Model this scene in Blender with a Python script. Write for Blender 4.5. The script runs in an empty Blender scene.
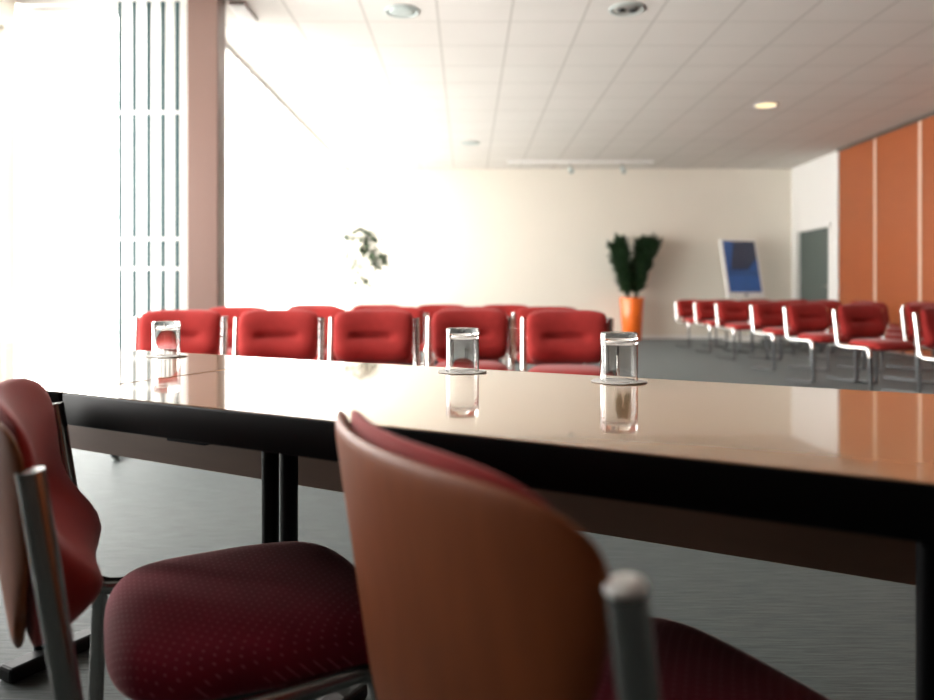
import bpy, bmesh, math, random
from mathutils import Vector, Matrix
random.seed(7)
S = bpy.context.scene
COL = S.collection
PI = math.pi

# ------------------------------------------------------------------ materials
def new_mat(name):
    m = bpy.data.materials.new(name); m.use_nodes = True
    nt = m.node_tree
    for n in list(nt.nodes): nt.nodes.remove(n)
    out = nt.nodes.new('ShaderNodeOutputMaterial')
    return m, nt, out

def N(nt, typ, **kw):
    n = nt.nodes.new(typ)
    for k, v in kw.items(): setattr(n, k, v)
    return n

def setin(node, **kw):
    for k, v in kw.items():
        node.inputs[k.replace('_', ' ')].default_value = v

def principled(name, color, rough=0.6, metal=0.0, var=0.0, vscale=8.0, bump=0.0, bscale=200.0,
               stretch=(1, 1, 1), spec=0.5, coat=0.0, sheen=0.0, trans=0.0, ior=1.5):
    m, nt, out = new_mat(name)
    p = N(nt, 'ShaderNodeBsdfPrincipled')
    nt.links.new(p.outputs['BSDF'], out.inputs['Surface'])
    p.inputs['Base Color'].default_value = (*color, 1)
    p.inputs['Roughness'].default_value = rough
    p.inputs['Metallic'].default_value = metal
    p.inputs['Specular IOR Level'].default_value = spec
    p.inputs['IOR'].default_value = ior
    p.inputs['Coat Weight'].default_value = coat
    p.inputs['Coat Roughness'].default_value = 0.025
    p.inputs['Sheen Weight'].default_value = sheen
    p.inputs['Sheen Roughness'].default_value = 0.4
    p.inputs['Transmission Weight'].default_value = trans
    tc = N(nt, 'ShaderNodeTexCoord')
    if var or bump:
        mp = N(nt, 'ShaderNodeMapping'); mp.inputs['Scale'].default_value = stretch
        nt.links.new(tc.outputs['Object'], mp.inputs['Vector'])
    if var:
        no = N(nt, 'ShaderNodeTexNoise'); setin(no, Scale=vscale, Detail=4.0)
        nt.links.new(mp.outputs[0], no.inputs['Vector'])
        mx = N(nt, 'ShaderNodeMix', data_type='RGBA')
        mx.inputs[6].default_value = (*[max(0, c * (1 - var)) for c in color], 1)
        mx.inputs[7].default_value = (*[min(1, c * (1 + var)) for c in color], 1)
        nt.links.new(no.outputs['Fac'], mx.inputs[0])
        nt.links.new(mx.outputs[2], p.inputs['Base Color'])
    if bump:
        nb = N(nt, 'ShaderNodeTexNoise'); setin(nb, Scale=bscale, Detail=2.0)
        nt.links.new(mp.outputs[0], nb.inputs['Vector'])
        bp = N(nt, 'ShaderNodeBump'); setin(bp, Strength=bump, Distance=0.002)
        nt.links.new(nb.outputs['Fac'], bp.inputs['Height'])
        nt.links.new(bp.outputs[0], p.inputs['Normal'])
    return m

def math_node(nt, op, a, b=None):
    n = N(nt, 'ShaderNodeMath', operation=op)
    for i, v in enumerate((a, b)):
        if v is None: continue
        if isinstance(v, (int, float)): n.inputs[i].default_value = v
        else: nt.links.new(v, n.inputs[i])
    return n.outputs[0]

def fabric_mat(name, base, dot, pitch=0.0165, rad=0.13):
    """woven upholstery with a staggered grid of small woven dots"""
    m, nt, out = new_mat(name)
    p = N(nt, 'ShaderNodeBsdfPrincipled')
    nt.links.new(p.outputs['BSDF'], out.inputs['Surface'])
    setin(p, Roughness=0.85, Sheen_Weight=0.18, Sheen_Roughness=0.45, Specular_IOR_Level=0.2)
    p.inputs['Sheen Tint'].default_value = (1.0, 0.62, 0.58, 1)
    tc = N(nt, 'ShaderNodeTexCoord')
    sx = N(nt, 'ShaderNodeSeparateXYZ'); nt.links.new(tc.outputs['Object'], sx.inputs[0])
    a = math_node(nt, 'MULTIPLY', sx.outputs['X'], 1 / pitch)
    b = math_node(nt, 'MULTIPLY', math_node(nt, 'SUBTRACT', sx.outputs['Y'], sx.outputs['Z']), 1 / pitch)
    u = math_node(nt, 'SUBTRACT', math_node(nt, 'FRACT', math_node(nt, 'ADD', a, b)), 0.5)
    v = math_node(nt, 'SUBTRACT', math_node(nt, 'FRACT', math_node(nt, 'SUBTRACT', a, b)), 0.5)
    d = math_node(nt, 'SQRT', math_node(nt, 'ADD', math_node(nt, 'MULTIPLY', u, u), math_node(nt, 'MULTIPLY', v, v)))
    k = math_node(nt, 'LESS_THAN', d, rad)
    no = N(nt, 'ShaderNodeTexNoise'); setin(no, Scale=22.0, Detail=5.0)
    nt.links.new(tc.outputs['Object'], no.inputs['Vector'])
    m0 = N(nt, 'ShaderNodeMix', data_type='RGBA')
    m0.inputs[6].default_value = (*[c * 0.8 for c in base], 1)
    m0.inputs[7].default_value = (*[c * 1.2 for c in base], 1)
    nt.links.new(no.outputs['Fac'], m0.inputs[0])
    m1 = N(nt, 'ShaderNodeMix', data_type='RGBA')
    nt.links.new(k, m1.inputs[0]); nt.links.new(m0.outputs[2], m1.inputs[6])
    m1.inputs[7].default_value = (*dot, 1)
    nt.links.new(m1.outputs[2], p.inputs['Base Color'])
    nb = N(nt, 'ShaderNodeTexNoise'); setin(nb, Scale=420.0, Detail=2.0)
    nt.links.new(tc.outputs['Object'], nb.inputs['Vector'])
    bp = N(nt, 'ShaderNodeBump'); setin(bp, Strength=0.35, Distance=0.001)
    nt.links.new(nb.outputs['Fac'], bp.inputs['Height']); nt.links.new(bp.outputs[0], p.inputs['Normal'])
    return m

def ceiling_mat():
    m, nt, out = new_mat('ceiling_tiles')
    p = N(nt, 'ShaderNodeBsdfPrincipled'); nt.links.new(p.outputs[0], out.inputs['Surface'])
    setin(p, Roughness=0.9, Specular_IOR_Level=0.1)
    tc = N(nt, 'ShaderNodeTexCoord')
    sx = N(nt, 'ShaderNodeSeparateXYZ'); nt.links.new(tc.outputs['Object'], sx.inputs[0])
    pitch = 0.6486
    def line(sock, off, w):
        f = math_node(nt, 'FRACT', math_node(nt, 'MULTIPLY', math_node(nt, 'ADD', sock, off), 1 / pitch))
        return math_node(nt, 'LESS_THAN', math_node(nt, 'ABSOLUTE', math_node(nt, 'SUBTRACT', f, 0.5)), w / pitch)
    lx = line(sx.outputs['X'], -0.39 + pitch * 20.5, 0.010)
    ly = line(sx.outputs['Y'], -6.71 + pitch * 20.5, 0.008)
    k = math_node(nt, 'MAXIMUM', lx, ly)
    no = N(nt, 'ShaderNodeTexNoise'); setin(no, Scale=1.3, Detail=3.0)
    nt.links.new(tc.outputs['Object'], no.inputs['Vector'])
    m0 = N(nt, 'ShaderNodeMix', data_type='RGBA')
    m0.inputs[6].default_value = (0.60, 0.57, 0.53, 1); m0.inputs[7].default_value = (0.66, 0.63, 0.59, 1)
    nt.links.new(no.outputs['Fac'], m0.inputs[0])
    m1 = N(nt, 'ShaderNodeMix', data_type='RGBA')
    nt.links.new(k, m1.inputs[0]); nt.links.new(m0.outputs[2], m1.inputs[6])
    m1.inputs[7].default_value = (0.46, 0.435, 0.40, 1)
    nt.links.new(m1.outputs[2], p.inputs['Base Color'])
    return m

def carpet_mat():
    m, nt, out = new_mat('grey_carpet')
    p = N(nt, 'ShaderNodeBsdfPrincipled'); nt.links.new(p.outputs[0], out.inputs['Surface'])
    setin(p, Roughness=0.65, Specular_IOR_Level=0.3, Sheen_Weight=0.08, Sheen_Roughness=0.5)
    p.inputs['Sheen Tint'].default_value = (0.9, 0.97, 1.0, 1)
    tc = N(nt, 'ShaderNodeTexCoord')
    mp = N(nt, 'ShaderNodeMapping'); mp.inputs['Scale'].default_value = (5.0, 60.0, 1)
    mp.inputs['Rotation'].default_value = (0, 0, math.radians(3))
    nt.links.new(tc.outputs['Object'], mp.inputs[0])
    no = N(nt, 'ShaderNodeTexNoise'); setin(no, Scale=1.6, Detail=4.0, Roughness=0.6)
    nt.links.new(mp.outputs[0], no.inputs['Vector'])
    cr = N(nt, 'ShaderNodeValToRGB')
    cr.color_ramp.elements[0].position = 0.34; cr.color_ramp.elements[0].color = (0.022, 0.030, 0.029, 1)
    cr.color_ramp.elements[1].position = 0.66; cr.color_ramp.elements[1].color = (0.056, 0.069, 0.065, 1)
    nt.links.new(no.outputs['Fac'], cr.inputs[0])
    nt.links.new(cr.outputs[0], p.inputs['Base Color'])
    bp = N(nt, 'ShaderNodeBump'); setin(bp, Strength=0.5, Distance=0.006)
    nt.links.new(no.outputs['Fac'], bp.inputs['Height']); nt.links.new(bp.outputs[0], p.inputs['Normal'])
    return m

def pane_mat():
    m, nt, out = new_mat('window_glass')
    t = N(nt, 'ShaderNodeBsdfTransparent'); g = N(nt, 'ShaderNodeBsdfGlossy')
    g.inputs['Roughness'].default_value = 0.02
    f = N(nt, 'ShaderNodeFresnel'); setin(f, IOR=1.2)
    mx = N(nt, 'ShaderNodeMixShader')
    nt.links.new(f.outputs[0], mx.inputs[0]); nt.links.new(t.outputs[0], mx.inputs[1]); nt.links.new(g.outputs[0], mx.inputs[2])
    nt.links.new(mx.outputs[0], out.inputs['Surface'])
    return m

def emit_mat(name, col, strength):
    m, nt, out = new_mat(name)
    e = N(nt, 'ShaderNodeEmission'); e.inputs[0].default_value = (*col, 1); e.inputs[1].default_value = strength
    nt.links.new(e.outputs[0], out.inputs['Surface'])
    return m

def screen_mat():
    m, nt, out = new_mat('display_picture')
    tc = N(nt, 'ShaderNodeTexCoord')
    sx = N(nt, 'ShaderNodeSeparateXYZ'); nt.links.new(tc.outputs['Object'], sx.inputs[0])
    X, Z = sx.outputs['X'], sx.outputs['Z']          # picture plane, centre at 0
    # dark block: upper part, its lower limit rising to the right with a step
    ramp = math_node(nt, 'ADD', math_node(nt, 'MULTIPLY', math_node(nt, 'MAXIMUM', math_node(nt, 'SUBTRACT', X, 0.12), 0.0), 1.1), -0.06)
    dark = math_node(nt, 'MULTIPLY', math_node(nt, 'GREATER_THAN', Z, ramp), math_node(nt, 'GREATER_THAN', math_node(nt, 'ADD', X, math_node(nt, 'MULTIPLY', Z, -0.25)), -0.24))
    mid = math_node(nt, 'LESS_THAN', math_node(nt, 'ABSOLUTE', math_node(nt, 'ADD', Z, 0.12)), 0.05)
    no = N(nt, 'ShaderNodeTexNoise'); setin(no, Scale=3.0, Detail=2.0)
    nt.links.new(tc.outputs['Object'], no.inputs['Vector'])
    b = N(nt, 'ShaderNodeMix', data_type='RGBA'); nt.links.new(no.outputs['Fac'], b.inputs[0])
    b.inputs[6].default_value = (0.008, 0.055, 0.19, 1); b.inputs[7].default_value = (0.012, 0.10, 0.32, 1)
    c = N(nt, 'ShaderNodeMix', data_type='RGBA'); nt.links.new(mid, c.inputs[0])
    nt.links.new(b.outputs[2], c.inputs[6]); c.inputs[7].default_value = (0.008, 0.055, 0.18, 1)
    d = N(nt, 'ShaderNodeMix', data_type='RGBA'); nt.links.new(dark, d.inputs[0])
    nt.links.new(c.outputs[2], d.inputs[6]); d.inputs[7].default_value = (0.004, 0.010, 0.035, 1)
    p = N(nt, 'ShaderNodeBsdfPrincipled'); setin(p, Roughness=0.3, Emission_Strength=0.6)
    p.inputs['Base Color'].default_value = (0.01, 0.012, 0.02, 1)
    nt.links.new(d.outputs[2], p.inputs['Emission Color'])
    nt.links.new(p.outputs[0], out.inputs['Surface'])
    return m

M = {}
M['plain'] = principled('red_back_upholstery', (0.33, 0.024, 0.021), 0.85, var=.2, vscale=18, bump=.3, bscale=420, spec=.2, sheen=.2)
M['fabric'] = fabric_mat('red_upholstery', (0.42, 0.022, 0.026), (0.62, 0.22, 0.22))
M['maroon'] = fabric_mat('maroon_upholstery', (0.17, 0.006, 0.022), (0.31, 0.075, 0.10))
M['shell'] = principled('brown_beech_veneer', (0.28, 0.072, 0.019), 0.5, var=0.25, vscale=5, stretch=(10, 10, 1.2), spec=.25)
M['chrome'] = principled('satin_chrome', (0.78, 0.77, 0.75), 0.22, metal=1.0)
M['dark_chrome'] = principled('brushed_steel', (0.42, 0.42, 0.41), 0.26, metal=1.0)
M['low_chrome'] = principled('darker_lower_tube', (0.10, 0.105, 0.11), 0.3, metal=1.0)  # lower chair tubes, coloured darker than the posts
M['laminate'] = principled('pale_wood_laminate', (0.52, 0.305, 0.17), 0.09, var=0.06, vscale=3, stretch=(1.5, 14, 1), spec=0.6, coat=0.6)
M['black'] = principled('black_edge', (0.004, 0.004, 0.005), 0.5, spec=0.15)
M['panel_brown'] = principled('brown_panel', (0.20, 0.105, 0.065), 0.5, var=0.12, vscale=4, stretch=(1, 8, 8))
M['carpet'] = carpet_mat()
M['ceiling'] = ceiling_mat()
M['wall'] = principled('cream_paint', (0.80, 0.755, 0.67), 0.85, var=0.02, vscale=2, spec=0.2)
M['dark_wall'] = principled('light_absorbing_dark_brown', (0.035, 0.022, 0.016), 0.7, var=.2, vscale=3)
M['white'] = principled('white_paint', (0.86, 0.85, 0.83), 0.5)
M['orange_wall'] = principled('orange_laminate', (0.30, 0.075, 0.020), 0.45, var=0.08, vscale=2, stretch=(1, 1, 6))
M['strip'] = principled('pale_strip', (0.68, 0.50, 0.40), 0.4)
M['pillar'] = principled('red_brown_cladding', (0.165, 0.095, 0.076), 0.38, var=0.06, vscale=2, stretch=(6, 6, 0.6), coat=0.2)
M['door'] = principled('grey_green_door', (0.075, 0.098, 0.09), 0.45, var=0.05)
M['pane'] = pane_mat()
M['glass'] = principled('clear_glass', (1, 1, 1), 0.0, trans=1.0, ior=1.48)
M['paper'] = principled('white_paper', (0.92, 0.91, 0.88), 1.0, spec=0.0)
M['planter'] = principled('orange_planter', (0.80, 0.15, 0.015), 0.3, coat=0.3)
M['pot'] = principled('white_pot', (0.8, 0.8, 0.78), 0.5)
M['soil'] = principled('potting_soil', (0.03, 0.02, 0.014), 0.95, bump=0.5)
M['leaf'] = principled('dark_green_leaf', (0.018, 0.045, 0.016), 0.5, var=0.4, vscale=6)
M['pale_leaf'] = principled('pale_green_leaf', (0.045, 0.08, 0.035), 0.5, var=0.3, vscale=6)
M['bark'] = principled('pale_bark', (0.55, 0.50, 0.42), 0.8, var=0.2)
M['slat'], _nt, _o = new_mat('white_blind_fabric')
_d = N(_nt, 'ShaderNodeBsdfDiffuse'); _d.inputs[0].default_value = (.86, .86, .83, 1)
_t = N(_nt, 'ShaderNodeBsdfTranslucent'); _t.inputs[0].default_value = (.88, .88, .85, 1)
_m = N(_nt, 'ShaderNodeMixShader'); _m.inputs[0].default_value = .6
_nt.links.new(_d.outputs[0], _m.inputs[1]); _nt.links.new(_t.outputs[0], _m.inputs[2]); _nt.links.new(_m.outputs[0], _o.inputs['Surface'])
M['teal'] = principled('dark_teal_metal', (0.012, 0.05, 0.055), 0.4)
M['grey'] = principled('grey_reflector', (0.30, 0.29, 0.26), 0.4, var=0.3, vscale=12)
M['pale_grey'] = principled('pale_grey_disc', (0.42, 0.47, 0.45), 0.6)
M['lamp'] = emit_mat('lamp_glow', (1.0, 0.80, 0.42), 1.7)
M['screen'] = screen_mat()
M['dark'] = principled('dark_plastic', (0.02, 0.02, 0.022), 0.5)

# ------------------------------------------------------------------ geometry helpers
def link(name, bm, mat, parent=None, smooth=True, loc=None):
    bmesh.ops.recalc_face_normals(bm, faces=bm.faces[:])
    me = bpy.data.meshes.new(name); bm.to_mesh(me); bm.free()
    for mm in (mat if isinstance(mat, (list, tuple)) else [mat]): me.materials.append(mm)
    if smooth:
        for p in me.polygons: p.use_smooth = True
    o = bpy.data.objects.new(name, me); COL.objects.link(o)
    if parent: o.parent = parent
    if loc: o.location = loc
    return o

def auto_smooth(o, deg=35):
    me = o.data
    me.polygons.foreach_set('use_smooth', [True] * len(me.polygons))
    bm = bmesh.new(); bm.from_mesh(me)
    for e in bm.edges:
        if len(e.link_faces) == 2 and e.calc_face_angle(0) > math.radians(deg): e.smooth = False
    bm.to_mesh(me); bm.free()
    return o

def thing(name, label, cat, loc=(0, 0, 0), rz=0, group=None):
    o = bpy.data.objects.new(name, None); COL.objects.link(o)
    o.empty_display_size = 0.1
    o.location = loc; o.rotation_euler = (0, 0, rz)
    return tag(o, label, cat, group)

def tag(o, label, cat, group=None):
    o['label'] = label; o['category'] = cat
    if group: o['group'] = group
    return o

def structure(o, label=None, cat=None):
    o['kind'] = 'structure'
    if label: o['label'] = label
    if cat: o['category'] = cat
    return o

def box(bm, lo, hi):
    v = [bm.verts.new((x, y, z)) for z in (lo[2], hi[2]) for y in (lo[1], hi[1]) for x in (lo[0], hi[0])]
    for f in ((0, 2, 3, 1), (4, 5, 7, 6), (0, 1, 5, 4), (2, 6, 7, 3), (0, 4, 6, 2), (1, 3, 7, 5)):
        bm.faces.new([v[i] for i in f])

def bevel(bm, w, seg=2):
    bmesh.ops.bevel(bm, geom=bm.edges[:], offset=w, segments=seg, affect='EDGES', profile=0.5)

def boxes(name, lst, mat, parent=None, bev=0.0):
    bm = bmesh.new()
    for lo, hi in lst: box(bm, lo, hi)
    if bev: bevel(bm, bev)
    o = link(name, bm, mat, parent, smooth=False)
    return o

def prism(bm, pts, z0, z1):
    a = [bm.verts.new((x, y, z0)) for x, y in pts]; b = [bm.verts.new((x, y, z1)) for x, y in pts]
    n = len(pts)
    bm.faces.new(a[::-1]); bm.faces.new(b)
    for i in range(n): bm.faces.new((a[i], a[(i + 1) % n], b[(i + 1) % n], b[i]))

def fillet(pts, rad, n=6):
    pts = [Vector(p) for p in pts]
    if not isinstance(rad, (list, tuple)): rad = [rad] * len(pts)
    out = [pts[0]]
    for i in range(1, len(pts) - 1):
        a, b, c = pts[i - 1], pts[i], pts[i + 1]
        d1, d2 = (a - b).normalized(), (c - b).normalized()
        r = min(rad[i], (a - b).length * .45, (c - b).length * .45)
        p1, p2 = b + d1 * r, b + d2 * r
        for k in range(n + 1):
            t = k / n
            out.append(p1 * (1 - t) ** 2 + b * 2 * t * (1 - t) + p2 * t * t)
    out.append(pts[-1])
    return out

def tube(bm, pts, r, ns=12, r2=None, capr=0.0):
    pts = [Vector(p) for p in pts]
    rings = []; nrm = None
    n = len(pts)
    for i, p in enumerate(pts):
        t = (pts[min(i + 1, n - 1)] - pts[max(i - 1, 0)]).normalized()
        if nrm is None:
            nrm = t.orthogonal().normalized()
        else:
            nrm = (nrm - t * nrm.dot(t)).normalized()
        bn = t.cross(nrm)
        rr = r if r2 is None else r + (r2 - r) * i / (n - 1)
        rings.append([bm.verts.new(p + (nrm * math.cos(2 * PI * k / ns) + bn * math.sin(2 * PI * k / ns)) * rr) for k in range(ns)])
    for a, b in zip(rings, rings[1:]):
        for k in range(ns): bm.faces.new((a[k], a[(k + 1) % ns], b[(k + 1) % ns], b[k]))
    bm.faces.new(rings[0][::-1]); bm.faces.new(rings[-1])

def lathe(bm, prof, ns=32, c=(0, 0, 0)):
    rings = []
    for r, z in prof:
        if r < 1e-6: rings.append([bm.verts.new((c[0], c[1], c[2] + z))])
        else: rings.append([bm.verts.new((c[0] + r * math.cos(2 * PI * k / ns), c[1] + r * math.sin(2 * PI * k / ns), c[2] + z)) for k in range(ns)])
    for a, b in zip(rings, rings[1:]):
        for k in range(ns):
            k2 = (k + 1) % ns
            if len(a) == 1 and len(b) == 1: continue
            if len(a) == 1: bm.faces.new((a[0], b[k], b[k2]))
            elif len(b) == 1: bm.faces.new((a[k], a[k2], b[0]))
            else: bm.faces.new((a[k], a[k2], b[k2], b[k]))

def pad(front, back, pos, nu=30, nv=22, p=5.0):
    """closed cushion: two sheets over (u,v) in [-1,1]^2 sharing their rim.
    front/back(u,v): thickness on each side; pos(u,v,d): point for signed depth d"""
    bm = bmesh.new()
    us = [math.sin(PI / 2 * (2 * i / nu - 1)) for i in range(nu + 1)]
    vs = [math.sin(PI / 2 * (2 * j / nv - 1)) for j in range(nv + 1)]
    def edge(u, v): return (max(0, 1 - abs(u) ** p) * max(0, 1 - abs(v) ** p)) ** 0.5
    F, B = {}, {}
    for i, u in enumerate(us):
        for j, v in enumerate(vs):
            e = edge(u, v)
            rim = i in (0, nu) or j in (0, nv)
            F[i, j] = bm.verts.new(pos(u, v, front(u, v) * e if not rim else 0))
            B[i, j] = F[i, j] if rim else bm.verts.new(pos(u, v, -back(u, v) * e))
    for i in range(nu):
        for j in range(nv):
            bm.faces.new((F[i, j], F[i + 1, j], F[i + 1, j + 1], F[i, j + 1]))
            q = (B[i, j], B[i, j + 1], B[i + 1, j + 1], B[i + 1, j])
            if len(set(q)) == 4 and not all(B[k] is F[k] for k in ((i, j), (i + 1, j), (i, j + 1), (i + 1, j + 1))):
                bm.faces.new(q)
            elif all(B[k] is F[k] for k in ((i, j), (i + 1, j), (i, j + 1), (i + 1, j + 1))):
                pass
    return bm

def gauss(x, s): return math.exp(-(x / s) ** 2)

# ------------------------------------------------------------------ camera
H = 0.88
cam_d = bpy.data.cameras.new('camera'); cam = bpy.data.objects.new('camera', cam_d); COL.objects.link(cam)
cam.location = (0, 0, H); cam.rotation_euler = (PI / 2, 0, 0)
cam_d.sensor_width = 36; cam_d.lens = 740 / 934 * 36; cam_d.shift_y = -56 / 934
cam_d.clip_start = 0.05
cam_d.dof.use_dof = True; cam_d.dof.focus_distance = 1.45; cam_d.dof.aperture_fstop = 2.6
S.camera = cam

# ------------------------------------------------------------------ room shell
CZ = H + 2.47           # ceiling height
YF = 14.6               # far wall
XR = 6.4                # right wall
XL = -2.5               # window wall beyond the pillar
XN = -3.75               # window wall beside the near half of the room
YP = 6.15               # frontal glazed return beside the pillar
YB = -1.2
structure(boxes('floor', [((XN - .2, YB - .2, -.1), (XR + .2, YP + .2, 0)), ((XL - .2, YP + .2, -.1), (XR + .2, YF + .2, 0))], M['carpet']))
structure(boxes('ceiling', [((XN - .2, YB - .2, CZ), (XR + .2, YP + .2, CZ + .1)), ((XL - .2, YP + .2, CZ), (XR + .2, YF + .2, CZ + .1))], M['ceiling']))
structure(boxes('wall_far', [((XL - .2, YF, 0), (XR + .2, YF + .2, CZ))], M['wall']))
structure(boxes('wall_back', [((XN - .2, YB - .2, 0), (XR + .2, YB, CZ))], M['dark_wall']))  # unseen wall, made dark and close to cut bounce light behind the camera
# right wall with the door opening
DY0, DY1, DZ = 13.02, 14.36, 2.12
structure(boxes('wall_right', [((XR, YB, 0), (XR + .2, DY0, CZ)), ((XR, DY1, 0), (XR + .2, YF, CZ)), ((XR, DY0, DZ), (XR + .2, DY1, CZ))], M['white']))
d = boxes('door_1', [((XR + .05, DY0 + .05, 0.005), (XR + .09, DY1 - .05, DZ - .05))], M['door'])
structure(d, 'grey-green door at the far end of the right wall', 'door')
fr = boxes('frame', [((XR - .02, DY0 - .02, 0), (XR + .12, DY0 + .05, DZ)), ((XR - .02, DY1 - .05, 0), (XR + .12, DY1 + .02, DZ)), ((XR - .02, DY0 - .02, DZ - .05), (XR + .12, DY1 + .02, DZ + .03))], M['white'], d)
bm = bmesh.new(); tube(bm, fillet([(XR + .05, DY0 + .14, 1.02), (XR - .005, DY0 + .14, 1.02), (XR - .005, DY0 + .26, 1.02)], .02), .009)
link('handle', bm, M['chrome'], d)

def window(n, axis, c, a0, a1, z0, z1, sign, mull):
    """glazed opening: frame + one pane per bay. axis 'x': plane x=c spanning y; axis 'y': plane y=c spanning x"""
    def bx(a, b, za, zb, t0, t1):
        return ((c + t0, a, za), (c + t1, b, zb)) if axis == 'x' else ((a, c + t0, za), (b, c + t1, zb))
    w = 0.05
    fl = [bx(a0, a1, z0, z0 + w, -.04, .04), bx(a0, a1, z1 - w, z1, -.04, .04)]
    stops = [a0 + (a1 - a0) * k / mull for k in range(mull + 1)]
    for k, s in enumerate(stops):
        fl.append(bx(max(a0, s - w / 2), min(a1, s + w / 2), z0 + w, z1 - w, -.04, .04))
    o = structure(boxes('window_%d' % n, fl, M['white']), 'tall white-framed window flooded with daylight', 'window')
    for a, b in zip(stops, stops[1:]):
        boxes('pane', [bx(a + w / 2, b - w / 2, z0 + w, z1 - w, -.004, .004)], M['pane'], o)
    li = bpy.data.lights.new('daylight_portal', 'AREA'); li.shape = 'RECTANGLE'
    li.size = a1 - a0; li.size_y = z1 - z0; li.cycles.is_portal = True
    lo = bpy.data.objects.new('daylight_portal', li); COL.objects.link(lo)
    mid = (a0 + a1) / 2
    lo.location = (c + sign * .05, mid, (z0 + z1) / 2) if axis == 'x' else (mid, c + sign * .05, (z0 + z1) / 2)
    lo.rotation_euler = (PI / 2, 0, -PI / 2 if axis == 'x' else 0)
    if axis == 'y': lo.rotation_euler = (-PI / 2, 0, 0)
    else: lo.rotation_euler = (0, -PI / 2, 0) if sign > 0 else (0, PI / 2, 0)
    if axis == 'x': li.size, li.size_y = z1 - z0, a1 - a0

# side wall beyond the pillar, glazed
W2a, W2b = 6.6, 14.52
structure(boxes('wall_left', [((XL - .2, YP + .25, 0), (-2.2, YP + .27, CZ)), ((XL - .2, YP + .27, 0), (XL, W2a, CZ)), ((XL - .2, W2b, 0), (XL, YF, CZ)), ((XL - .2, W2a, CZ - .03), (XL, W2b, CZ)), ((XL - .2, W2a, 0), (XL, W2b, .12))], M['white']))
window(1, 'x', XL - .1, W2a, W2b, .12, CZ - .03, 1, 3)
# frontal glazed return left of the pillar
structure(boxes('wall_return', [((XN - .2, YP, CZ - .06), (-2.27, YP + .2, CZ)), ((XN - .2, YP, 0), (-2.27, YP + .2, .06)), ((-2.27, YP + .051, 0), (-2.2, YP + .25, CZ))], M['white']))
window(2, 'y', YP + .1, XN, -2.27, .06, CZ - .06, -1, 1)
# near side wall
W3a, W3b = 2.1, 6.0
structure(boxes('wall_side', [((XN - .2, YB, 0), (XN, W3a, CZ)), ((XN - .2, W3b, 0), (XN, YP, CZ)), ((XN - .2, W3a, CZ - .3), (XN, W3b, CZ)), ((XN - .2, W3a, 0), (XN, W3b, .2))], M['wall']))
window(3, 'x', XN - .1, W3a, W3b, .2, CZ - .3, 1, 3)
# pillar
pl = boxes('pillar', [((-2.27, YP - .15, 0), (-2.02, YP + .05, CZ))], M['pillar'], bev=.006)
structure(pl, 'red-brown clad square pillar beside the bright window', 'pillar')
# baseboards
structure(boxes('baseboard_far', [((XL, YF - .015, 0), (XR, YF, .07))], M['white']))

# vertical blind beside the pillar
vb = thing('vertical_blind', 'white vertical blind with dark gaps hanging left of the red-brown pillar', 'blind', (-2.55, YP - .03, 0))
boxes('headrail', [((-.33, -.03, CZ - .05), (.27, .03, CZ - .002))], M['white'], vb)
for k in range(5):
    cx = (133.3 + 14.4 * (k - 1) - 467) / 740 * (YP - .05) + 2.55
    bm = bmesh.new(); prv = None
    for i in range(9):
        xx = cx + .017 + .086 * i / 8; yy = -.012 * (1 - (i / 4 - 1) ** 2)
        row = [bm.verts.new((xx, yy, .03)), bm.verts.new((xx, yy, CZ - .05))]
        if prv: bm.faces.new((prv[0], row[0], row[1], prv[1]))
        prv = row
    link('slat', bm, M['slat'], vb)
    bm = bmesh.new(); box(bm, (cx - .019, -.002, .05), (cx + .019, .012, CZ - .05)); bar = link('spacer_bar', bm, M['teal'], vb, smooth=False)
    for z in (2.38, 1.335, 1.09):
        bm = bmesh.new(); box(bm, (cx - .018, -.012, z - .012), (cx + .018, -.002, z + .012)); link('clip', bm, M['white'], bar, smooth=False)

# sheer curtain added before the side window so that it glows white
bm = bmesh.new(); nn = 420; pr = None
for i in range(nn + 1):
    y = W2a - .1 + (W2b - W2a + .13) * i / nn
    x = XL + .09 + .03 * math.sin(i * .42) + .012 * math.sin(i * 1.13)
    row = [bm.verts.new((x, y, .02)), bm.verts.new((x, y, CZ - .04))]
    if pr: bm.faces.new((pr[0], row[0], row[1], pr[1]))
    pr = row
m, nt, out = new_mat('light_diffusing_sheer')
df = N(nt, 'ShaderNodeBsdfDiffuse'); df.inputs[0].default_value = (.9, .89, .87, 1)
tr_ = N(nt, 'ShaderNodeBsdfTranslucent'); tr_.inputs[0].default_value = (.96, .95, .93, 1)
tp = N(nt, 'ShaderNodeBsdfTransparent')
mx1 = N(nt, 'ShaderNodeMixShader'); mx1.inputs[0].default_value = .75; nt.links.new(df.outputs[0], mx1.inputs[1]); nt.links.new(tr_.outputs[0], mx1.inputs[2])
mx2 = N(nt, 'ShaderNodeMixShader'); mx2.inputs[0].default_value = .25; nt.links.new(mx1.outputs[0], mx2.inputs[1]); nt.links.new(tp.outputs[0], mx2.inputs[2])
nt.links.new(mx2.outputs[0], out.inputs['Surface'])
ct = link('added_diffuser_curtain', bm, m); tag(ct, 'added white sheer curtain diffusing daylight at the window beyond the pillar', 'curtain')
bm = bmesh.new(); box(bm, (XL + .06, W2a - .12, CZ - .04), (XL + .12, W2b + .04, CZ - .005)); link('added_curtain_rail', bm, M['white'], ct, smooth=False)

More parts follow.
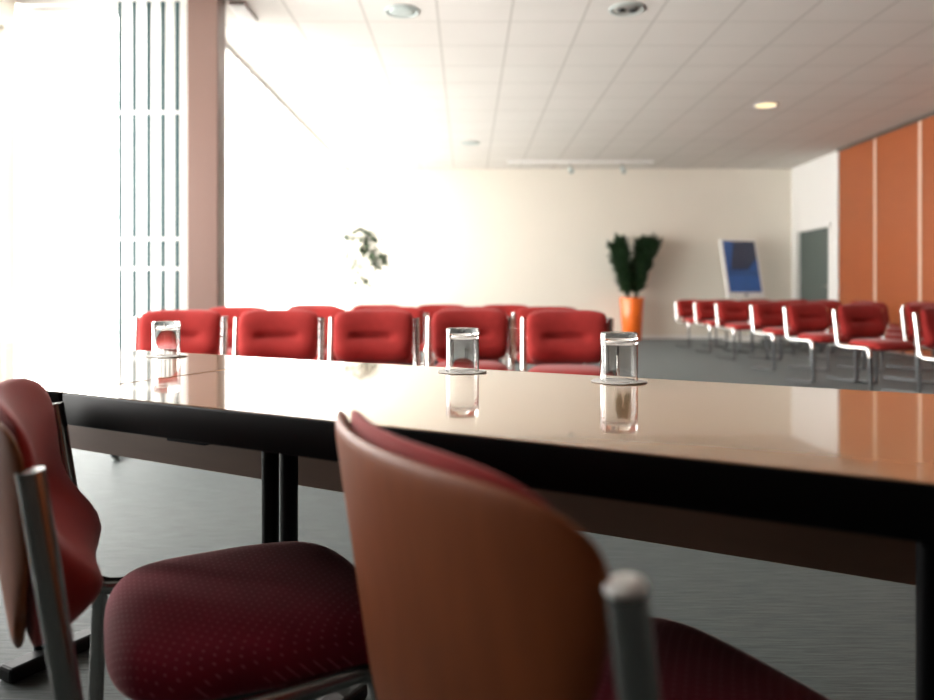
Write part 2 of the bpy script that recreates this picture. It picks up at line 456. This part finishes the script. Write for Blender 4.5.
# orange folding partition on the right wall
pt = thing('folding_partition', 'orange laminate folding partition with pale strips along the right wall', 'partition', (XR - .04, 6, 0))
edges = [12.62 - 1.14 * k for k in range(11)]
for k in range(len(edges) - 1):
    y1, y0 = edges[k], edges[k + 1]
    boxes('panel', [((-.03, y0 + .032 - 6, .02), (.03, y1 - .032 - 6, CZ - .06))], M['orange_wall'], pt)
    boxes('joint_strip', [((-.034, y0 - .03 - 6, .02), (.03, y0 + .03 - 6, CZ - .06))], M['strip'], pt)
boxes('top_rail', [((-.06, edges[-1] - 6, CZ - .058), (.035, edges[0] - 6, CZ - .003))], M['dark_chrome'], pt)
structure(boxes('trim_1', [((XR - .075, 12.63, 0), (XR, 12.72, CZ))], M['white']))

# ------------------------------------------------------------------ ceiling fittings
def downlight(px, py, w, kind, label):
    Y = 740 * 2.47 / (294 - py); X = (px - 467) / 740 * Y
    t = thing('ceiling_downlight', label, 'ceiling light', (X, Y, CZ), 0, 'round ceiling downlights')
    r = w
    bm = bmesh.new(); lathe(bm, [(r * .8, -.001), (r * .86, -.012), (r, -.008), (r, -.0005), (r * .8, -.0005), (r * .8, -.001)], 32)
    link('trim_ring', bm, M['white'] if kind == 'lit' else M['pale_grey'], t)
    bm = bmesh.new(); lathe(bm, [(0, -.009), (r * .5, -.008), (r * .79, -.003), (r * .79, -.0008), (0, -.0008)], 32)
    link('diffuser' if kind != 'off' else 'reflector', bm, {'lit': M['lamp'], 'off': M['grey'], 'pale': M['pale_grey']}[kind], t)
    if kind == 'off':
        for s in (-1, 1):
            bm = bmesh.new(); lathe(bm, [(0, -.028), (.03, -.024), (.042, -.010), (0, -.007)], 16, (s * .05, 0, 0))
            link('bulb', bm, M['dark'], t)
    if kind == 'lit':
        li = bpy.data.lights.new('downlight_lamp', 'SPOT'); li.energy = 30; li.color = (1, .86, .62); li.spot_size = 2.2; li.shadow_soft_size = .12
        lo = bpy.data.objects.new('downlight_lamp', li); COL.objects.link(lo); lo.location = (X, Y, CZ - .05)
downlight(402, 11, .155, 'pale', 'pale grey unlit round downlight nearest the pillar on the tiled ceiling')
downlight(627, 9, .155, 'off', 'dark round unlit downlight with two bulbs in the tiled ceiling')
downlight(766, 105, .16, 'lit', 'glowing warm round downlight in the ceiling near the orange partition')
downlight(470, 143, .16, 'pale', 'faint pale downlight deep in the ceiling toward the far wall')

tl = thing('track_light', 'thin ceiling track with two small hanging spotlights before the far wall', 'track light', (2.0, 13.7, CZ))
boxes('track', [((-1.25, -.02, -.045), (1.45, .02, -.001))], M['white'], tl)
for px in (570, 622):
    x = (px - 467) / 740 * 13.7 - 2.0
    bm = bmesh.new(); tube(bm, [(x, 0, -.045), (x, 0, -.13)], .012, 8); st = link('spot_stem', bm, M['grey'], tl)
    bm = bmesh.new(); tube(bm, [(x, .03, -.12), (x + .02, -.09, -.22)], .035, 14, .05)
    link('spot_head', bm, M['pale_grey'], tl)
vt = thing('ceiling_vent', 'white rectangular ceiling vent next to the top of the pillar', 'vent', (-1.95, 6.45, CZ))
boxes('vent_frame', [((-.07, -.2, -.03), (.07, .2, -.001))], M['white'], vt, bev=.006)
for k in range(5):
    boxes('vent_slat', [((-.055 + k * .024, -.18, -.036), (-.045 + k * .024, .18, -.0305))], M['white'], vt)

# ------------------------------------------------------------------ tables
U = Vector((0.8763, -0.4818)); Nn = Vector((0.4818, 0.8763))
def un(u, n): p = U * u + Nn * n; return (p.x, p.y)
TZ = 0.72
def make_table(label, ul_near, ul_far, ur_near, ur_far, legs, dark_left):
    c = un((ul_near + ur_near) / 2, 1.0625)
    t = thing('conference_table', label, 'table', (c[0], c[1], 0), math.atan2(U.y, U.x))
    uc = (ul_near + ur_near) / 2; nc = 1.0625
    L = lambda u, n: (u - uc, n - nc)
    n0, n1 = 0.738, 1.395
    pts = [L(ul_near, n0), L(ur_near, n0), L(ur_far, n1), L(ul_far, n1)]
    bm = bmesh.new(); prism(bm, pts, TZ - .052, TZ - .0015); bevel(bm, .0025, 2)
    auto_smooth(link('edge_band', bm, M['black'], t), 50)
    q = .002
    pts2 = [L(ul_near, n0 + q), L(ur_near, n0 + q), L(ur_far, n1 - q), L(ul_far, n1 - q)]
    bm = bmesh.new(); prism(bm, pts2, TZ - .0015, TZ); link('tabletop', bm, M['laminate'], t, smooth=False)
    boxes('modesty_panel', [((ul_far + .03 - uc, 1.335 - nc, .43), (ur_far - .03 - uc, 1.353 - nc, TZ - .052))], M['panel_brown'], t)
    for u in legs:
        bm = bmesh.new()
        box(bm, (u - .026 - uc, -.10, 0.0), (u + .026 - uc, .25, .035))
        bevel(bm, .008)
        foot = link('leg', bm, M['black'], t, smooth=False)
        for s in (-.0235, .0235):
            bm = bmesh.new(); tube(bm, [(u + s - uc, 0, .03), (u + s - uc, 0, TZ - .05)], .0165, 16)
            auto_smooth(link('post', bm, M['black'], foot))
        bm = bmesh.new(); box(bm, (u - .045 - uc, -.22, TZ - .085), (u + .045 - uc, .22, TZ - .05))
        link('bracket', bm, M['black'], foot, smooth=False)
    return t
make_table('pale glossy laminate conference table with black edge carrying two glasses', -1.158, -1.228, .28, .28, (-.991, .085), True)
make_table('second laminate table joined end-on at the seam, under the leftmost glass', -2.75, -2.75, -1.167, -1.237, (-2.5, -1.724), False)

# glasses and coasters
def coaster(x, y, label, z, rot=0):
    bm = bmesh.new()
    n = 108; top, bot = [], []
    for k in range(n):
        a = 2 * PI * k / n
        rr = .049 * (1 + .03 * abs(math.sin(9 * a)))
        lift = max(0, .0022 * math.cos(2 * a + rot) - .0008)
        top.append(bm.verts.new((rr * math.cos(a), rr * math.sin(a), .0012 + lift)))
        bot.append(bm.verts.new((rr * math.cos(a), rr * math.sin(a), .0004 + lift)))
    ti = [bm.verts.new((v.co.x * .74, v.co.y * .74, .0012)) for v in top]
    bi = [bm.verts.new((v.co.x * .74, v.co.y * .74, .0)) for v in bot]
    for k in range(n):
        q = (k + 1) % n
        bm.faces.new((top[k], top[q], ti[q], ti[k])); bm.faces.new((bot[q], bot[k], bi[k], bi[q]))
        bm.faces.new((top[q], top[k], bot[k], bot[q]))
    bm.faces.new(ti); bm.faces.new(bi[::-1])
    o = link('paper_coaster', bm, M['paper'], smooth=False, loc=(x, y, z)); tag(o, label, 'coaster', 'paper coasters under the glasses')
    return o
def tumbler(x, y, label, z):
    """upturned straight tumbler: rim down, thick bottom on top"""
    R, h, w = .034, .088, .0024
    bm = bmesh.new()
    prof = [(R - w, .0), (R - w / 2, -.0004), (R, .0008), (R, h - .004), (R - .001, h - .0012), (R - .004, h), (R - .008, h - .0004),
            (R - .012, h - .0022), (.008, h - .003), (0, h - .003)]
    inner = [(0, h - .0165), (.012, h - .0160), (R - .010, h - .0140), (R - w - .002, h - .0175), (R - w, h - .022), (R - w, .0008), (R - w, .0)]
    lathe(bm, prof + [(0, h - .003)][:0], 48)
    lathe(bm, inner, 48)
    bmesh.ops.remove_doubles(bm, verts=bm.verts[:], dist=1e-6)
    o = link('drinking_glass', bm, M['glass'], loc=(x, y, z)); tag(o, label, 'glass', 'upturned tumblers on the tables')
    auto_smooth(o, 20)
    return o
def at(px, py, drop): y = 740 * drop / (py - 294); return ((px - 467) / 740 * y, y)
for px, py, gl, cl, ro in (
        (462.5, 372.0, 'upturned clear tumbler in the middle, on the pale laminate table', 'white paper coaster under the middle tumbler', 0.4),
        (619.0, 381.8, 'upturned clear tumbler closest to the orange planter, on the pale table', 'white curled paper coaster under the tumbler nearest the planter', 2.0),
        (166.5, 356.5, 'upturned clear tumbler on the second table, before the first red chair', 'white paper coaster under the tumbler on the second table', 1.0)):
    x, y = at(px, py, H - TZ)
    coaster(x, y, cl, TZ + .0004, ro)
    tumbler(x, y, gl, TZ + .0022)

# ------------------------------------------------------------------ chairs
TILT = .15
def back_y(z): return .2 + TILT * (z - .6)
def make_chair(fabric, seat_fabric, frame_mat, low_mat, tube_r, rear_legs, crease, base_t, up_t, PX, sag, shell_top, taper, off, lift, inset):
    t = thing('conference_chair', 'x', 'chair')
    hs = PX - .014 if not rear_legs else PX
    # back cushion: two horizontal rolls, the lower one fuller
    zc, hh, hw = .605 + lift, .146 + lift, PX - inset
    def fr(u, v):
        low = .060 * gauss(v + .50, .40) if rear_legs else .046 * gauss(v + .48, .50); up = up_t * gauss(v - .45, .5)
        cr = crease * gauss(v - .02, .10) * (1 / (1 + math.exp((abs(u + .02) - .52) * 22)))
        return base_t + low + up - cr
    def ps(u, v, d):
        x = (hw - taper * (.6 if rear_legs else .2) * ((1 - v) / 2) ** 1.1) * u * (1 - .10 * abs(v) ** 5); z = zc + hh * v * (1 - (.13 * abs(u) ** 5 if v > 0 or not rear_legs else .28 * abs(u) ** 4))
        return (x, back_y(z) + off + sag - .026 - sag * (x / hs) ** 2 - d, z)
    link('back_cushion', pad(fr, lambda u, v: .008, ps, 40, 30), fabric, t)
    # plywood back shell: curved around the sitter, narrowing downward
    def shell_w(v): return hs - taper * ((1 - v) / 2) ** (1.5 if rear_legs else 1.1)
    def ps2(u, v, d):
        z = .606 + shell_top * v * (1 - (.15 * abs(u) ** 9 if v > 0 else .42 * abs(u) ** 4))
        x = shell_w(v) * u * (1 - .05 * abs(v) ** 8)
        return (x, back_y(z) + off + sag - .010 - sag * (x / hs) ** 2 - d, z)
    link('back_shell', pad(lambda u, v: .0065, lambda u, v: .0065, ps2, 34, 24, p=14), M['shell'], t)
    # seat cushion
    def psS(u, v, d):
        w = .207 - .012 * max(0, v)
        x = w * u * (1 - .13 * abs(v) ** 5); y = -.042 + .190 * v * (1 - .16 * abs(u) ** 4)
        return (x, y, .422 + d - .018 * max(0, -v) ** 3)
    link('seat_cushion', pad(lambda u, v: .043 + .004 * (1 - u * u), lambda u, v: .030, psS, 34, 30, p=7), seat_fabric, t)
    bm = bmesh.new(); box(bm, (-.16, -.17, .380), (.16, .12, .396)); bevel(bm, .004); link('seat_board', bm, M['dark'], t, smooth=False)
    r = tube_r; fx = PX - (.055 if rear_legs else 0)
    for s in (-1, 1):
        bm = bmesh.new()
        tube(bm, fillet([(s * PX, back_y(.706), .706), (s * PX, back_y(.42), .402), (s * fx, -.165, .402), (s * fx, -.172, .33)], [0, .05, .05, 0]), r, 14)
        sf = auto_smooth(link('side_frame', bm, frame_mat, t), 60)
        bm = bmesh.new(); lathe(bm, [(0, .001), (r * .9, .001), (r * 1.02, .002), (r * .92, .0055), (0, .006)], 14, (0, 0, 0))
        bmesh.ops.transform(bm, matrix=Matrix.Translation((s * PX, back_y(.706), .7055)) @ Matrix.Rotation(-math.atan(TILT), 4, 'X'), verts=bm.verts[:])
        link('end_cap', bm, M['white'], sf)
        rl = r * .8
        bm = bmesh.new()
        tube(bm, fillet([(s * fx, -.172, .33), (s * fx, -.188, rl + .006), (s * fx, .19, rl + .006)], [0, .045, 0]), rl, 12)
        lf = auto_smooth(link('front_leg', bm, low_mat, t), 60)
        for yy in (-.14, .175):
            bm = bmesh.new(); lathe(bm, [(0, 0), (rl * 1.1, 0), (rl * 1.25, .006), (rl * 1.2, rl * 1.4), (0, rl * 1.5)], 12, (s * fx, yy, 0))
            link('runner_knob', bm, M['pale_grey'], lf)  # pale knob near each end of the runner
        if rear_legs:
            bm = bmesh.new(); tube(bm, [(s * PX, back_y(.42) - .022, .402), (s * PX, .165, .006)], r * .92, 14)
            auto_smooth(link('rear_leg', bm, frame_mat, t), 60)
    for yy in (-.12, .08):
        cw = fx + (PX - fx) * max(0, (yy + .165) / .34)
        bm = bmesh.new(); tube(bm, [(-cw, yy, .386), (cw, yy, .386)], .008, 10); auto_smooth(link('crossbar', bm, low_mat, t), 60)
    for s in (() if rear_legs else (-1, 1)):
        bm = bmesh.new(); tube(bm, [(s * PX, back_y(.60), .60), (s * (hs - .035), back_y(.60) - .02, .60)], .007, 10); auto_smooth(link('back_bracket', bm, frame_mat, t), 60)
    return t

def copy_tree(o):
    c = o.copy(); COL.objects.link(c)
    for ch in o.children:
        k = ch.copy(); COL.objects.link(k); k.parent = c
        k.matrix_parent_inverse = ch.matrix_parent_inverse.copy()
    return c

def place(o, x, y, rz, label, group=None, sc=1.0):
    o.location = (x, y, 0); o.rotation_euler = (0, 0, rz); o.scale = (sc, sc, sc)
    o['label'] = label
    if group: o['group'] = group
    return o

near = make_chair(M['plain'], M['maroon'], M['dark_chrome'], M['dark_chrome'], .0130, True, .016, .024, .004, .252, .062, .149, .10, .014, .006, .032)
TH = math.atan2(.893, -.45)
fdir = Vector((.893, .45)); rdir = Vector((.45, -.893))
def near_root(npx, npy, fx, fy):
    f = Vector((fx, fy)).normalized(); r = Vector((f.y, -f.x))
    c = Vector((npx, npy)) - r * .252
    return c + f * .21, math.atan2(f.x, -f.y)
b, TB = near_root(.0985, .437, .893, .45)
place(near, b.x, b.y, TB, 'nearest chair, its broad curved brown veneer back turned to the viewer', 'chairs drawn up to the table')
a, TA = near_root(-.425, .732, .893, .45)
place(copy_tree(near), a.x, a.y, TA, 'chair with its dotted maroon seat fully in view below the table edge', 'chairs drawn up to the table')

far = make_chair(M['plain'], M['plain'], M['chrome'], M['low_chrome'], .0170, False, .034, .040, .018, .234, .040, .132, .04, 0, 0, .012)
first = [True]
def far_chair(x, y, rz, label, group):
    o = far if first[0] else copy_tree(far)
    first[0] = False
    place(o, x, y, rz, label, group, 1.05)
ordw = ['first', 'second', 'third', 'fourth', 'fifth', 'sixth', 'seventh']
# left block, facing the table; (px centre of back, distance of back, turn in degrees)
GL = 'red chairs in rows behind the table'
for k, (px, zb, tr) in enumerate([(180.5, 4.3, 8), (279, 4.3, 4), (374, 4.25, 0), (470, 4.45, 0), (567, 4.2, -7)]):
    x = (px - 467) / 740 * zb
    r = math.radians(tr)
    far_chair(x + .2 * math.sin(r), zb - .2 * math.cos(r), r, 'red padded chair, %s from the pillar side in the front row facing the table' % ordw[k], GL)
for k, px in enumerate([241, 317, 393, 469, 545]):
    zb = 5.4; x = (px - 467) / 740 * zb
    r = math.radians(6 - 3 * k)
    far_chair(x, zb - .2, r, 'red padded chair, %s from the pillar in the second row behind the front row' % ordw[k], GL)
for k, px in enumerate([316, 379, 442, 505]):
    zb = 6.5; x = (px - 467) / 740 * zb
    far_chair(x, zb - .2, math.radians(5 - 2 * k), 'red padded chair, %s from the window in the third row, mostly hidden' % ordw[k], GL)
# right block across the aisle, rows one behind another
GR = 'dark red chairs across the aisle'
nearw = ['nearest', 'second nearest', 'third nearest', 'fourth nearest', 'fifth nearest', 'second farthest', 'farthest']
rows = [(5.35, 3.21), (6.6, 3.25), (7.6, 3.24), (8.8, 3.36), (10.15, 3.40), (11.3, 3.46), (12.4, 3.48)]
for k, (zb, xp) in enumerate(rows):
    for j in range(5):
        x = xp + .30 + .60 * j
        if (x - .25) / zb * 740 + 467 > 950 or x > XR - .45: continue
        lab = ('dark red chair at the aisle end of the %s row by the orange partition' % nearw[k]) if j == 0 else \
              ('dark red chair, %s from the aisle in the %s row by the orange partition' % (ordw[j], nearw[k]))
        far_chair(x, zb - .2, math.radians(14 + 1.5 * ((k * 3 + j) % 3)), lab, GR)

# ------------------------------------------------------------------ plants
def leaf_blade(bm, base, tip, w, nrm, segs=4, droop=.0, fold=.25):
    base, tip = Vector(base), Vector(tip)
    ax = (tip - base); ln = ax.length; ax.normalize()
    side = ax.cross(nrm)
    if side.length < 1e-4: side = ax.orthogonal()
    side.normalize(); up = side.cross(ax)
    prev = None
    for i in range(segs + 1):
        t = i / segs
        p = base + ax * ln * t - Vector((0, 0, droop * t * t))
        hw = w * (math.sin(PI * min(1, t * .92 + .08)) ** .8)
        if i == segs: hw = w * .04
        row = [bm.verts.new(p + side * hw + up * hw * fold), bm.verts.new(p), bm.verts.new(p - side * hw + up * hw * fold)]
        if prev:
            bm.faces.new((prev[0], row[0], row[1], prev[1])); bm.faces.new((prev[1], row[1], row[2], prev[2]))
        prev = row

pp = thing('potted_plant', 'bushy dark green plant in a tall orange planter by the far wall', 'plant', ((632 - 467) / 740 * 14.15, 14.15, 0))
bm = bmesh.new(); lathe(bm, [(0, 0), (.165, 0), (.175, .015), (.235, .80), (.228, .812), (.215, .80), (.205, .70), (0, .70)], 40)
auto_smooth(link('planter', bm, M['planter'], pp))
bm = bmesh.new(); lathe(bm, [(0, .765), (.12, .76), (.208, .745), (.2, .72), (0, .72)], 24); link('soil', bm, M['soil'], pp)
for s, (tx, tz) in ((-1, (-.30, 1.98)), (1, (.27, 2.02))):
    bm = bmesh.new()
    for k in range(7):
        x0 = s * random.uniform(.01, .11); y0 = random.uniform(-.08, .08)
        top = Vector((tx + random.uniform(-.17, .17), random.uniform(-.2, .2), tz - random.uniform(0.05, .3)))
        b0 = Vector((x0, y0, .74))
        mid = (b0 + top) / 2 + Vector((s * .02, 0, .05))
        path = [b0 * (1 - t) ** 2 + mid * 2 * t * (1 - t) + top * t * t for t in [i / 6 for i in range(7)]]
        tube(bm, path, .010, 6, .004)
        for i in range(230):
            t = random.uniform(.08, 1.0) ** .8
            p = b0 * (1 - t) ** 2 + mid * 2 * t * (1 - t) + top * t * t
            a = random.uniform(0, 2 * PI); L = random.uniform(.14, .28)
            dirv = Vector((math.cos(a) * .7, math.sin(a) * .55, random.uniform(.25, 1.0))).normalized()
            leaf_blade(bm, p, p + dirv * L, random.uniform(.018, .032), Vector((math.cos(a), math.sin(a), .2)), 3, random.uniform(0, .05))
    link('foliage', bm, M['leaf'], pp, smooth=False)

py_ = 12.7
ft = thing('small_tree', 'small pale-leaved indoor tree against the bright far wall', 'plant', ((362 - 467) / 740 * py_, py_, 0))
bm = bmesh.new(); lathe(bm, [(0, 0), (.14, 0), (.19, .38), (.185, .39), (.17, .38), (.165, .34), (0, .34)], 32); auto_smooth(link('pot', bm, M['pot'], ft))
bm = bmesh.new(); lathe(bm, [(0, .365), (.165, .35), (.16, .342), (0, .342)], 20); link('soil', bm, M['soil'], ft)
bm = bmesh.new()
tr = [Vector(p) for p in ((0, 0, .35), (-.03, .02, .8), (.03, 0, 1.2), (-.01, 0, 1.55), (.06, 0, 1.9))]
tube(bm, fillet(tr, .2), .022, 10, .010)
brs = []
for ang, z0, L, rise in ((.2, 1.42, .36, .10), (2.9, 1.5, .30, .14), (1.2, 1.6, .26, .3), (-.3, 1.25, .42, .28), (3.6, 1.62, .28, .3), (5.0, 1.7, .25, .2), (.5, 1.1, .18, .0)):
    p0 = Vector((0.01, 0, z0)); p1 = p0 + Vector((math.cos(ang) * L, math.sin(ang) * L * .7, rise))
    tube(bm, [p0, (p0 + p1) / 2 + Vector((0, 0, .03)), p1], .008, 6, .003); brs.append((p0, p1))
link('trunk', bm, M['bark'], ft)
bm = bmesh.new()
centres = [(-.26, 0, 1.86), (.05, 0, 1.97), (-.05, -.05, 1.82), (.22, 0, 1.86), (.30, .03, 1.55), (.22, -.05, 1.42), (.12, .05, 1.60), (-.30, 0, 1.55), (.36, 0, 1.45), (-.12, .05, 1.40), (.10, 0, 1.68), (-.02, 0, 1.20), (.16, 0, 1.10)]
for ci, c in enumerate(centres):
    n = 26 if ci < 11 else 8
    for i in range(n):
        p = Vector(c) + Vector((random.gauss(0, .07), random.gauss(0, .07), random.gauss(0, .06)))
        a = random.uniform(0, 2 * PI)
        dv = Vector((math.cos(a), math.sin(a) * .7, random.uniform(-.7, .5))).normalized() * random.uniform(.09, .15)
        leaf_blade(bm, p, p + dv, random.uniform(.034, .05), Vector((0, 0, 1)), 3, .02)
link('foliage', bm, M['pale_leaf'], ft, smooth=False)

# ------------------------------------------------------------------ tilted display
ds = thing('display_stand', 'upright tilted screen with a blue picture in a white frame by the door', 'screen', ((742 - 467) / 740 * 13.9, 13.9, 0))
bm = bmesh.new(); box(bm, (-.28, -.2, 0), (.28, .2, .03)); bevel(bm, .008); link('base', bm, M['white'], ds, smooth=False)
bm = bmesh.new(); tube(bm, [(0, .12, .03), (0, .12, 1.25)], .03, 16); auto_smooth(link('pole', bm, M['white'], ds))
body_m = Matrix.Translation((0, .02, 1.385)) @ Matrix.Rotation(math.radians(13), 4, 'Z') @ Matrix.Rotation(math.radians(-14), 4, 'X') 
bm = bmesh.new(); box(bm, (-.385, -.02, -.60), (.385, .03, .545)); bevel(bm, .012)
body = link('screen_body', bm, M['white'], ds, smooth=False); body.matrix_local = body_m
bm = bmesh.new(); box(bm, (-.335, -.024, -.49), (.335, -.0205, .505))
link('screen', bm, M['screen'], body, smooth=False)
bm = bmesh.new(); lathe(bm, [(0, -.0015), (.03, -.0015), (.03, .0015), (0, .0015)], 20)
mk = link('badge', bm, M['dark'], body); mk.rotation_euler = (PI / 2, 0, 0); mk.location = (0, -.0225, -.545); mk.scale = (1.6, .6, 1)

# ------------------------------------------------------------------ light
w = bpy.data.worlds.new('daylight'); S.world = w; w.use_nodes = True
bg = w.node_tree.nodes.get('Background') or w.node_tree.nodes.new('ShaderNodeBackground')
bg.inputs[0].default_value = (1.0, 0.985, 0.95, 1); bg.inputs[1].default_value = 18.0

S.view_settings.view_transform = 'Standard'; S.view_settings.look = 'None'
S.view_settings.exposure = 0.0; S.view_settings.gamma = 1.0
S.view_settings.use_curve_mapping = False
S.cycles.use_denoising = True
S.cycles.max_bounces = 12; S.cycles.diffuse_bounces = 6; S.cycles.glossy_bounces = 5
S.cycles.transmission_bounces = 10; S.cycles.transparent_max_bounces = 12
S.cycles.sample_clamp_indirect = 8.0
